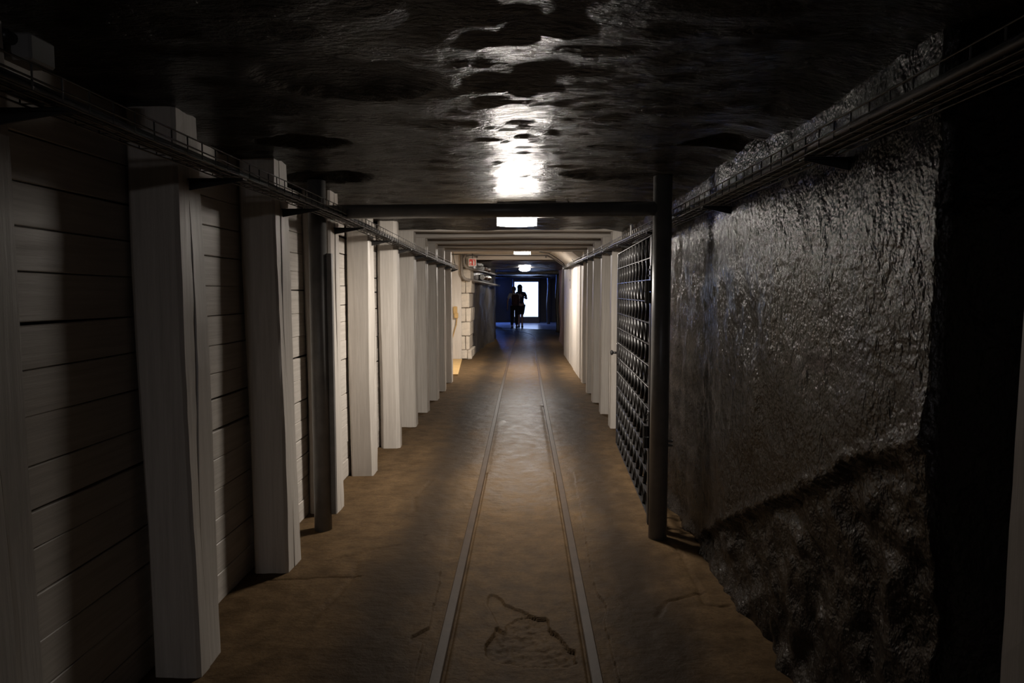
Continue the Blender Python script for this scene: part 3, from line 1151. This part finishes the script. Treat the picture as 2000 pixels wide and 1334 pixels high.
# ================================================================== conduits, sign and sleeves at the end of the pale stretch
def pipe_obj(name, pts, r, mat, label, cat, n=10):
    mb = MB()
    mb.tube(pts, r, n)
    return tag(mb.build(name, mat, None, True), label, cat)


pipe_obj('conduit', [(-1.372, 15.03, 2.33), (-1.372, 15.03, 1.9)], 0.016, PLASTER, 'thin pale conduit down the edge of the white board', 'conduit')
pipe_obj('conduit_pipe', [(-1.33, 15.0, 2.32), (-1.33, 15.0, 1.95), (-1.32, 15.0, 1.86), (-1.27, 15.0, 1.79), (-1.20, 15.02, 1.76), (-1.10, 15.3, 1.75), (-1.02, 16.5, 1.735), (-0.90, 19, 1.715), (-0.74, 22.0, 1.70)], 0.034, CONDUIT,
         'grey pipe bending off the pillar, lower of two along the rock', 'pipe')
pipe_obj('conduit_pipe', [(-1.24, 15.0, 2.30), (-1.28, 14.98, 2.22), (-1.27, 14.98, 2.10), (-1.22, 15.0, 2.03), (-1.12, 15.1, 2.0), (-1.03, 16.2, 2.0), (-0.93, 18.5, 2.02), (-0.78, 21.5, 2.03)], 0.030, CONDUIT,
         'grey pipe below the red sign, upper of two along the rock', 'pipe')
hp = pipe_obj('conduit_run', [(-1.29, 14.98, 2.05), (-1.31, 14.98, 2.18), (-1.25, 14.98, 2.275), (-1.15, 14.98, 2.295), (0.0, 15.12, 2.295), (0.55, 15.12, 2.295), (0.72, 15.1, 2.20), (0.86, 15.08, 2.10), (0.93, 15.0, 2.03)], 0.014, CABLE_G,
              'grey conduit crossing the header beam and drooping on the right', 'conduit')
for x in (-1.0, 0.52):
    mb = MB()
    mb.box((x - 0.012, 15.10, 2.25), (x + 0.012, 15.20, 2.30), 0.002)
    mb.build('clip', CABLE_G, hp)
pipe_obj('cable_run', [(0.35, 14.2, 2.325), (0.55, 14.3, 2.30), (0.70, 14.4, 2.22), (0.88, 14.6, 2.10), (0.93, 14.8, 2.03)], 0.009, CABLE, 'thin black cable across the pale ceiling to the right tray', 'cable', 6)
pipe_obj('cable_run', [(-1.33, 11.7, 1.93), (-1.25, 11.75, 1.99), (-1.22, 11.8, 2.1), (-1.24, 11.8, 2.25), (-1.26, 11.8, 2.33)], 0.012, CABLE, 'black cable rising from the end of the left tray', 'cable', 6)
# foil-wrapped hoses
for k, (x, y, z) in enumerate(((-1.0, 17.2, 2.08), (-0.955, 17.9, 2.08), (-0.99, 17.0, 1.86), (-0.94, 17.7, 1.86))):
    mb = MB()
    pts = []
    rr = []
    for q in range(15):
        t = q / 14
        pts.append((x + 0.045 * t, y + 0.55 * t, z + 0.01 * math.sin(3 * t)))
        rr.append(0.062 + 0.010 * (q % 2))
    mb.tube(pts, rr, 12)
    tag(mb.build('foil_sleeve', FOIL, None, False), ['nearer bright foil sleeve on the upper tunnel pipe', 'farther bright foil sleeve on the upper tunnel pipe', 'nearer bright foil sleeve above the lower tunnel pipe', 'farther bright foil sleeve above the lower tunnel pipe'][k], 'pipe sleeve', 'foil sleeves on the tunnel pipes')

sg = empty('fire_sign', (-1.085, 14.93, 2.055))
tag(sg, 'small red and white fire equipment sign under the header', 'sign')
mb = MB()
mb.box((-0.085, 0, 0), (0.085, 0.006, 0.17), 0.001)
mb.build('plate', WHITEP, sg)
mb = MB()
mb.box((-0.068, -0.0015, 0.017), (0.068, 0.0, 0.153))
mb.build('red_field', REDP, sg)
mb = MB()     # flame
mb.add([(-0.055, -0.003, 0.06), (-0.022, -0.003, 0.06), (-0.016, -0.003, 0.08), (-0.026, -0.003, 0.10), (-0.036, -0.003, 0.128), (-0.044, -0.003, 0.10), (-0.060, -0.003, 0.082)], [(0, 1, 2, 3, 4, 5, 6)])
mb.add([(-0.055, -0.003, 0.028), (-0.020, -0.003, 0.028), (-0.020, -0.003, 0.046), (-0.055, -0.003, 0.046)], [(0, 1, 2, 3)])
mb.build('flame_symbol', WHITEP, sg)
mb = MB()     # extinguisher
mb.add([(0.012, -0.003, 0.028), (0.048, -0.003, 0.028), (0.048, -0.003, 0.105), (0.038, -0.003, 0.118), (0.022, -0.003, 0.118), (0.012, -0.003, 0.105)], [(0, 1, 2, 3, 4, 5)])
mb.add([(0.000, -0.003, 0.124), (0.052, -0.003, 0.130), (0.052, -0.003, 0.142), (0.000, -0.003, 0.134)], [(0, 1, 2, 3)])
mb.build('extinguisher_symbol', WHITEP, sg)
mb = MB()
mb.box((-0.01, 0.004, 0.13), (0.01, 0.012, 0.30))
mb.box((-0.01, 0.004, 0.24), (0.01, 0.28, 0.255))
mb.build('hanger', CABLE_G, sg)

cl = MB()
cl.box((-0.012, -0.012, 0.0), (0.0, 0.012, 0.42), 0.002)
cl.box((-0.02, -0.02, 0.16), (0.0, 0.02, 0.20), 0.002)
tag(cl.build('wall_rod', CABLE_G, None, False, (0.985, 14.0, 1.56)), 'thin grey rod fixed upright on the pale right wall', 'rod')

# ================================================================== end room: screen, props, people
tot = empty('display_totem', (0.195, 32.7, 0.0))
tag(tot, 'tall glowing white display standing at the tunnel end', 'display')
mb = MB()
mb.box((-0.66, 0, 0.0), (0.66, 0.16, 2.12), 0.02)
mb.build('casing', TOTEM, tot)
SCR = emit('lit_screen', SCREEN_COLOR, SCREEN_STRENGTH)
nt = SCR.node_tree
b = nt.nodes['Principled BSDF']
tc = nt.nodes.new('ShaderNodeTexCoord')
nz = noise_node(nt, tc.outputs['Object'], 3.0, 2)
nt.links.new(ramp(nt, nz, [(0.35, (0.44, 0.60, 1.0)), (0.65, (0.47, 0.62, 1.0))]), b.inputs['Emission Color'])
mb = MB()
mb.box((-0.565, -0.012, 0.31), (0.565, 0.0, 1.97), 0.005)
mb.build('screen', SCR, tot)

bl = empty('added_blue_lamp', (-1.75, 33.05, 1.62), math.radians(-146))  # added lamp out of view, gives the end room the screen's blue
tag(bl, 'added unseen blue lamp by the end wall, standing in for screen light', 'lamp')
mb = MB()
mb.box((-0.22, -0.10, -0.14), (0.22, 0.0, 0.14), 0.01)
mb.build('housing', HOUSING, bl)
BLUE = emit('added_blue_lamp_lens', (0.10, 0.24, 1.0), 330.0)
mb = MB()
mb.box((-0.19, 0.0, -0.11), (0.19, 0.008, 0.11), 0.002)
mb.build('lens', BLUE, bl)
mb = MB()
mb.tube([(0, -0.06, 0.14), (0, -0.06, 0.62)], 0.015, 8)
mb.build('hanger', HOUSING, bl)
PROP = plain('dark_wet_timber', (0.10, 0.085, 0.07), 0.38, bump_scale=10, bump_s=0.8, bump_d=0.02)
for (x, y, lab) in ((1.42, 25.6, 'dark prop lit blue along its edge, nearer at the right wall'), (1.30, 31.6, 'dark prop lit blue, right of the glowing display'), (-1.22, 30.2, 'dark prop in shade, left of the glowing display')):
    V, F = timber(2.25, 0.16, 0.16, 1, None, int(y * 10), 0, 0.04, 18, warp=0.02)
    tag(mesh_obj('timber_prop', V, F, PROP, None, True, (x, y, -0.03)), lab, 'prop', 'props in the end room')
for (x, y, lab) in ((0, 29.5, 'dark roof beam nearest the display'), (0, 24.0, 'dark roof beam above the bend of the track')):
    mb = MB()
    mb.box((-3.2, 0, 0), (1.75, 0.18, 0.16), 0.03)
    tag(mb.build('roof_beam', PROP, None, False, (x, y, 2.11)), lab, 'beam', 'roof beams of the end room')


def skin_body(name, verts, edges, radii, mat, parent, root_i=0, sub=2):
    me = bpy.data.meshes.new(name)
    me.from_pydata(verts, edges, [])
    me.update()
    me.materials.append(mat)
    o = bpy.data.objects.new(name, me)
    COL.objects.link(o)
    o.parent = parent
    m = o.modifiers.new('skin', 'SKIN')
    m.use_smooth_shade = True
    if not me.skin_vertices:
        bpy.context.view_layer.objects.active = o
    sv = me.skin_vertices[0].data
    for i, r_ in enumerate(radii):
        sv[i].radius = r_ if hasattr(r_, '__len__') else (r_, r_)
    sv[root_i].use_root = True
    s_ = o.modifiers.new('sub', 'SUBSURF')
    s_.levels = 1
    s_.render_levels = sub
    return o


def person(loc, J, label, top_mat, leg_mat, hair_mat, long_hair, bare_legs, backpack):
    """J: joint positions (x right, y forward away from camera, z up)"""
    root = empty('person', loc)
    tag(root, label, 'person')
    V = []
    R = []
    E = []
    I = {}

    def j(n, p, r, frm=None):
        I[n] = len(V)
        V.append(p)
        R.append(r)
        if frm:
            E.append((I[frm], I[n]))
    j('pelvis', J['pelvis'], (0.125, 0.10))
    j('waist', J['waist'], (0.115, 0.09), 'pelvis')
    j('chest', J['chest'], (0.135, 0.10), 'waist')
    j('neck0', J['neck'], (0.055, 0.055), 'chest')
    hd = Vector(J['head'])
    nk = Vector(J['neck'])
    ax = (hd - nk).normalized()
    j('jaw', tuple(nk + ax * 0.085), (0.058, 0.062), 'neck0')
    j('mid', tuple(hd), (0.076, 0.092), 'jaw')
    j('crown', tuple(hd + ax * 0.085), (0.055, 0.065), 'mid')
    for s in ('l', 'r'):
        j('sh' + s, J['sh' + s], 0.055, 'chest')
        j('el' + s, J['el' + s], 0.040, 'sh' + s)
        j('wr' + s, J['wr' + s], 0.027, 'el' + s)
        w_ = Vector(J['wr' + s])
        d = (w_ - Vector(J['el' + s])).normalized()
        side = d.cross(Vector((1, 0, 0))).normalized() if abs(d.x) < 0.9 else Vector((0, 1, 0))
        j('palm' + s, tuple(w_ + d * 0.07), (0.034, 0.020), 'wr' + s)
        for f, (o_, ln) in enumerate(((-0.028, 0.075), (-0.010, 0.088), (0.010, 0.082), (0.027, 0.062))):
            b0 = w_ + d * 0.095 + side * o_
            j('f%d%s' % (f, s), tuple(b0 + d * ln * 0.5), 0.0085, 'palm' + s)
            j('g%d%s' % (f, s), tuple(b0 + d * ln + Vector((0, 0.02, 0))), 0.0075, 'f%d%s' % (f, s))
        j('th' + s, tuple(w_ + d * 0.06 + side * 0.05), 0.010, 'palm' + s)
        j('hip' + s, J['hip' + s], (0.092, 0.092), 'pelvis')
        j('kn' + s, J['kn' + s], 0.060, 'hip' + s)
        j('cf' + s, tuple(Vector(J['kn' + s]) * 0.65 + Vector(J['an' + s]) * 0.35), 0.056, 'kn' + s)
        j('an' + s, J['an' + s], 0.040, 'cf' + s)
        a = Vector(J['an' + s])
        j('he' + s, (a.x, a.y - 0.01, a.z - 0.05), 0.036, 'an' + s)
        j('to' + s, (a.x + (0.01 if s == 'r' else -0.01), a.y + 0.17, 0.03), (0.036, 0.028), 'he' + s)
    skin_body('body', V, E, R, SKIN, root)
    # top
    V2 = [J['pelvis'], J['waist'], J['chest'], tuple(nk - ax * 0.02), J['shl'], J['shr']]
    E2 = [(0, 1), (1, 2), (2, 3), (2, 4), (2, 5)]
    R2 = [(0.150, 0.118), (0.142, 0.112), (0.155, 0.118), (0.066, 0.066), 0.072, 0.072]
    for s, k in (('l', 4), ('r', 5)):
        sh = Vector(J['sh' + s])
        el = Vector(J['el' + s])
        V2.append(tuple(sh * 0.3 + el * 0.7))
        E2.append((k, len(V2) - 1))
        R2.append(0.062)
    skin_body('shirt', V2, E2, R2, top_mat, root)
    # trousers or shorts
    V3 = [tuple(Vector(J['pelvis']) + Vector((0, 0, 0.04)))]
    E3 = []
    R3 = [(0.142, 0.112)]
    for s in ('l', 'r'):
        hp_ = Vector(J['hip' + s])
        kn_ = Vector(J['kn' + s])
        an_ = Vector(J['an' + s])
        V3.append(tuple(hp_))
        R3.append(0.106)
        E3.append((0, len(V3) - 1))
        V3.append(tuple(kn_ * 0.95 + hp_ * 0.05))
        R3.append(0.080)
        E3.append((len(V3) - 2, len(V3) - 1))
        if not bare_legs:
            V3.append(tuple(an_ + Vector((0, 0, 0.02))))
            R3.append(0.062)
            E3.append((len(V3) - 2, len(V3) - 1))
    skin_body('shorts' if bare_legs else 'trousers', V3, E3, R3, leg_mat, root)
    for s in ('l', 'r'):
        a = Vector(J['an' + s])
        mb = MB()
        mb.box((a.x - 0.048, a.y - 0.075, 0.0), (a.x + 0.048, a.y + 0.205, 0.085), 0.028)
        mb.build('shoe', SHOE, root, True)
    mb = MB()
    mb.ellipsoid(tuple(hd + ax * 0.035 + Vector((0, -0.022, 0))), ((0.108, 0.118, 0.118) if long_hair else (0.098, 0.112, 0.108)), 18, 12, -0.55, 1.0)
    if long_hair:
        mb.ellipsoid(tuple(hd + Vector((0, -0.06, -0.10))), (0.105, 0.075, 0.20), 14, 10)
    mb.build('hair', hair_mat, root, True)
    mb = MB()
    for sx in (-1, 1):
        mb.ellipsoid(tuple(hd + Vector((sx * 0.085, 0.0, -0.01))), (0.012, 0.024, 0.034), 8, 6)
    mb.ellipsoid(tuple(hd + Vector((0, 0.102, -0.015))), (0.014, 0.020, 0.025), 8, 6)
    mb.build('ears_and_nose', SKIN, root, True)
    if backpack:
        c = Vector(J['chest'])
        mb = MB()
        mb.box((-0.15, -0.10, -0.22), (0.15, 0.07, 0.24), 0.05)
        bp = mb.build('backpack', BURG, root, True, loc=tuple(c + Vector((0.06, -0.20, -0.13))))
        mb = MB()
        mb.box((-0.11, -0.14, -0.18), (0.11, -0.09, 0.03), 0.02)
        mb.build('pocket', BURG, bp, True)
        for sx in (-1, 1):
            mb = MB()
            mb.tube([(sx * 0.09, 0.05, 0.20), (sx * 0.09 - 0.04, 0.16, 0.29), (sx * 0.09 - 0.04, 0.30, 0.18), (sx * 0.10 - 0.03, 0.31, 0.0), (sx * 0.11, 0.06, -0.16)], 0.018, 6)
            mb.build('strap', DARKCLOTH, bp, True)
    return root


JB = dict(pelvis=(0.03, 0, 0.90), waist=(0.02, 0, 1.06), chest=(0.0, 0.0, 1.28), neck=(-0.01, 0.01, 1.45), head=(-0.01, 0.03, 1.58),
          shl=(-0.175, 0, 1.39), ell=(-0.26, -0.02, 1.12), wrl=(-0.27, 0.08, 0.88),
          shr=(0.165, 0, 1.38), elr=(0.23, 0.06, 1.12), wrr=(0.14, 0.26, 1.05),
          hipl=(-0.06, 0, 0.86), knl=(-0.07, 0.05, 0.48), anl=(-0.08, -0.02, 0.09),
          hipr=(0.12, 0, 0.86), knr=(0.10, 0.12, 0.48), anr=(0.11, 0.16, 0.09))
person((-0.34, 28.1, 0.0), JB, 'person in a white shirt carrying a dark red backpack, seen from behind', SHIRT_W, DARKCLOTH, HAIR_L, False, False, True)
JA = dict(pelvis=(0.03, 0, 0.96), waist=(0.02, 0, 1.12), chest=(0.01, 0.0, 1.34), neck=(-0.02, 0.0, 1.52), head=(-0.03, 0.02, 1.66),
          shl=(-0.165, 0, 1.44), ell=(-0.22, 0.06, 1.18), wrl=(-0.10, 0.26, 1.20),
          shr=(0.175, 0, 1.43), elr=(0.262, 0.02, 1.20), wrr=(0.15, 0.24, 1.26),
          hipl=(-0.05, 0, 0.91), knl=(-0.06, 0.10, 0.50), anl=(-0.07, 0.08, 0.09),
          hipr=(0.11, 0, 0.91), knr=(0.06, -0.02, 0.50), anr=(0.07, -0.14, 0.09))
person((-0.07, 28.75, 0.0), JA, 'taller person in dark clothes with bent elbow, silhouetted against the screen', NAVYCLOTH, DARKCLOTH, HAIR_D, True, True, False)
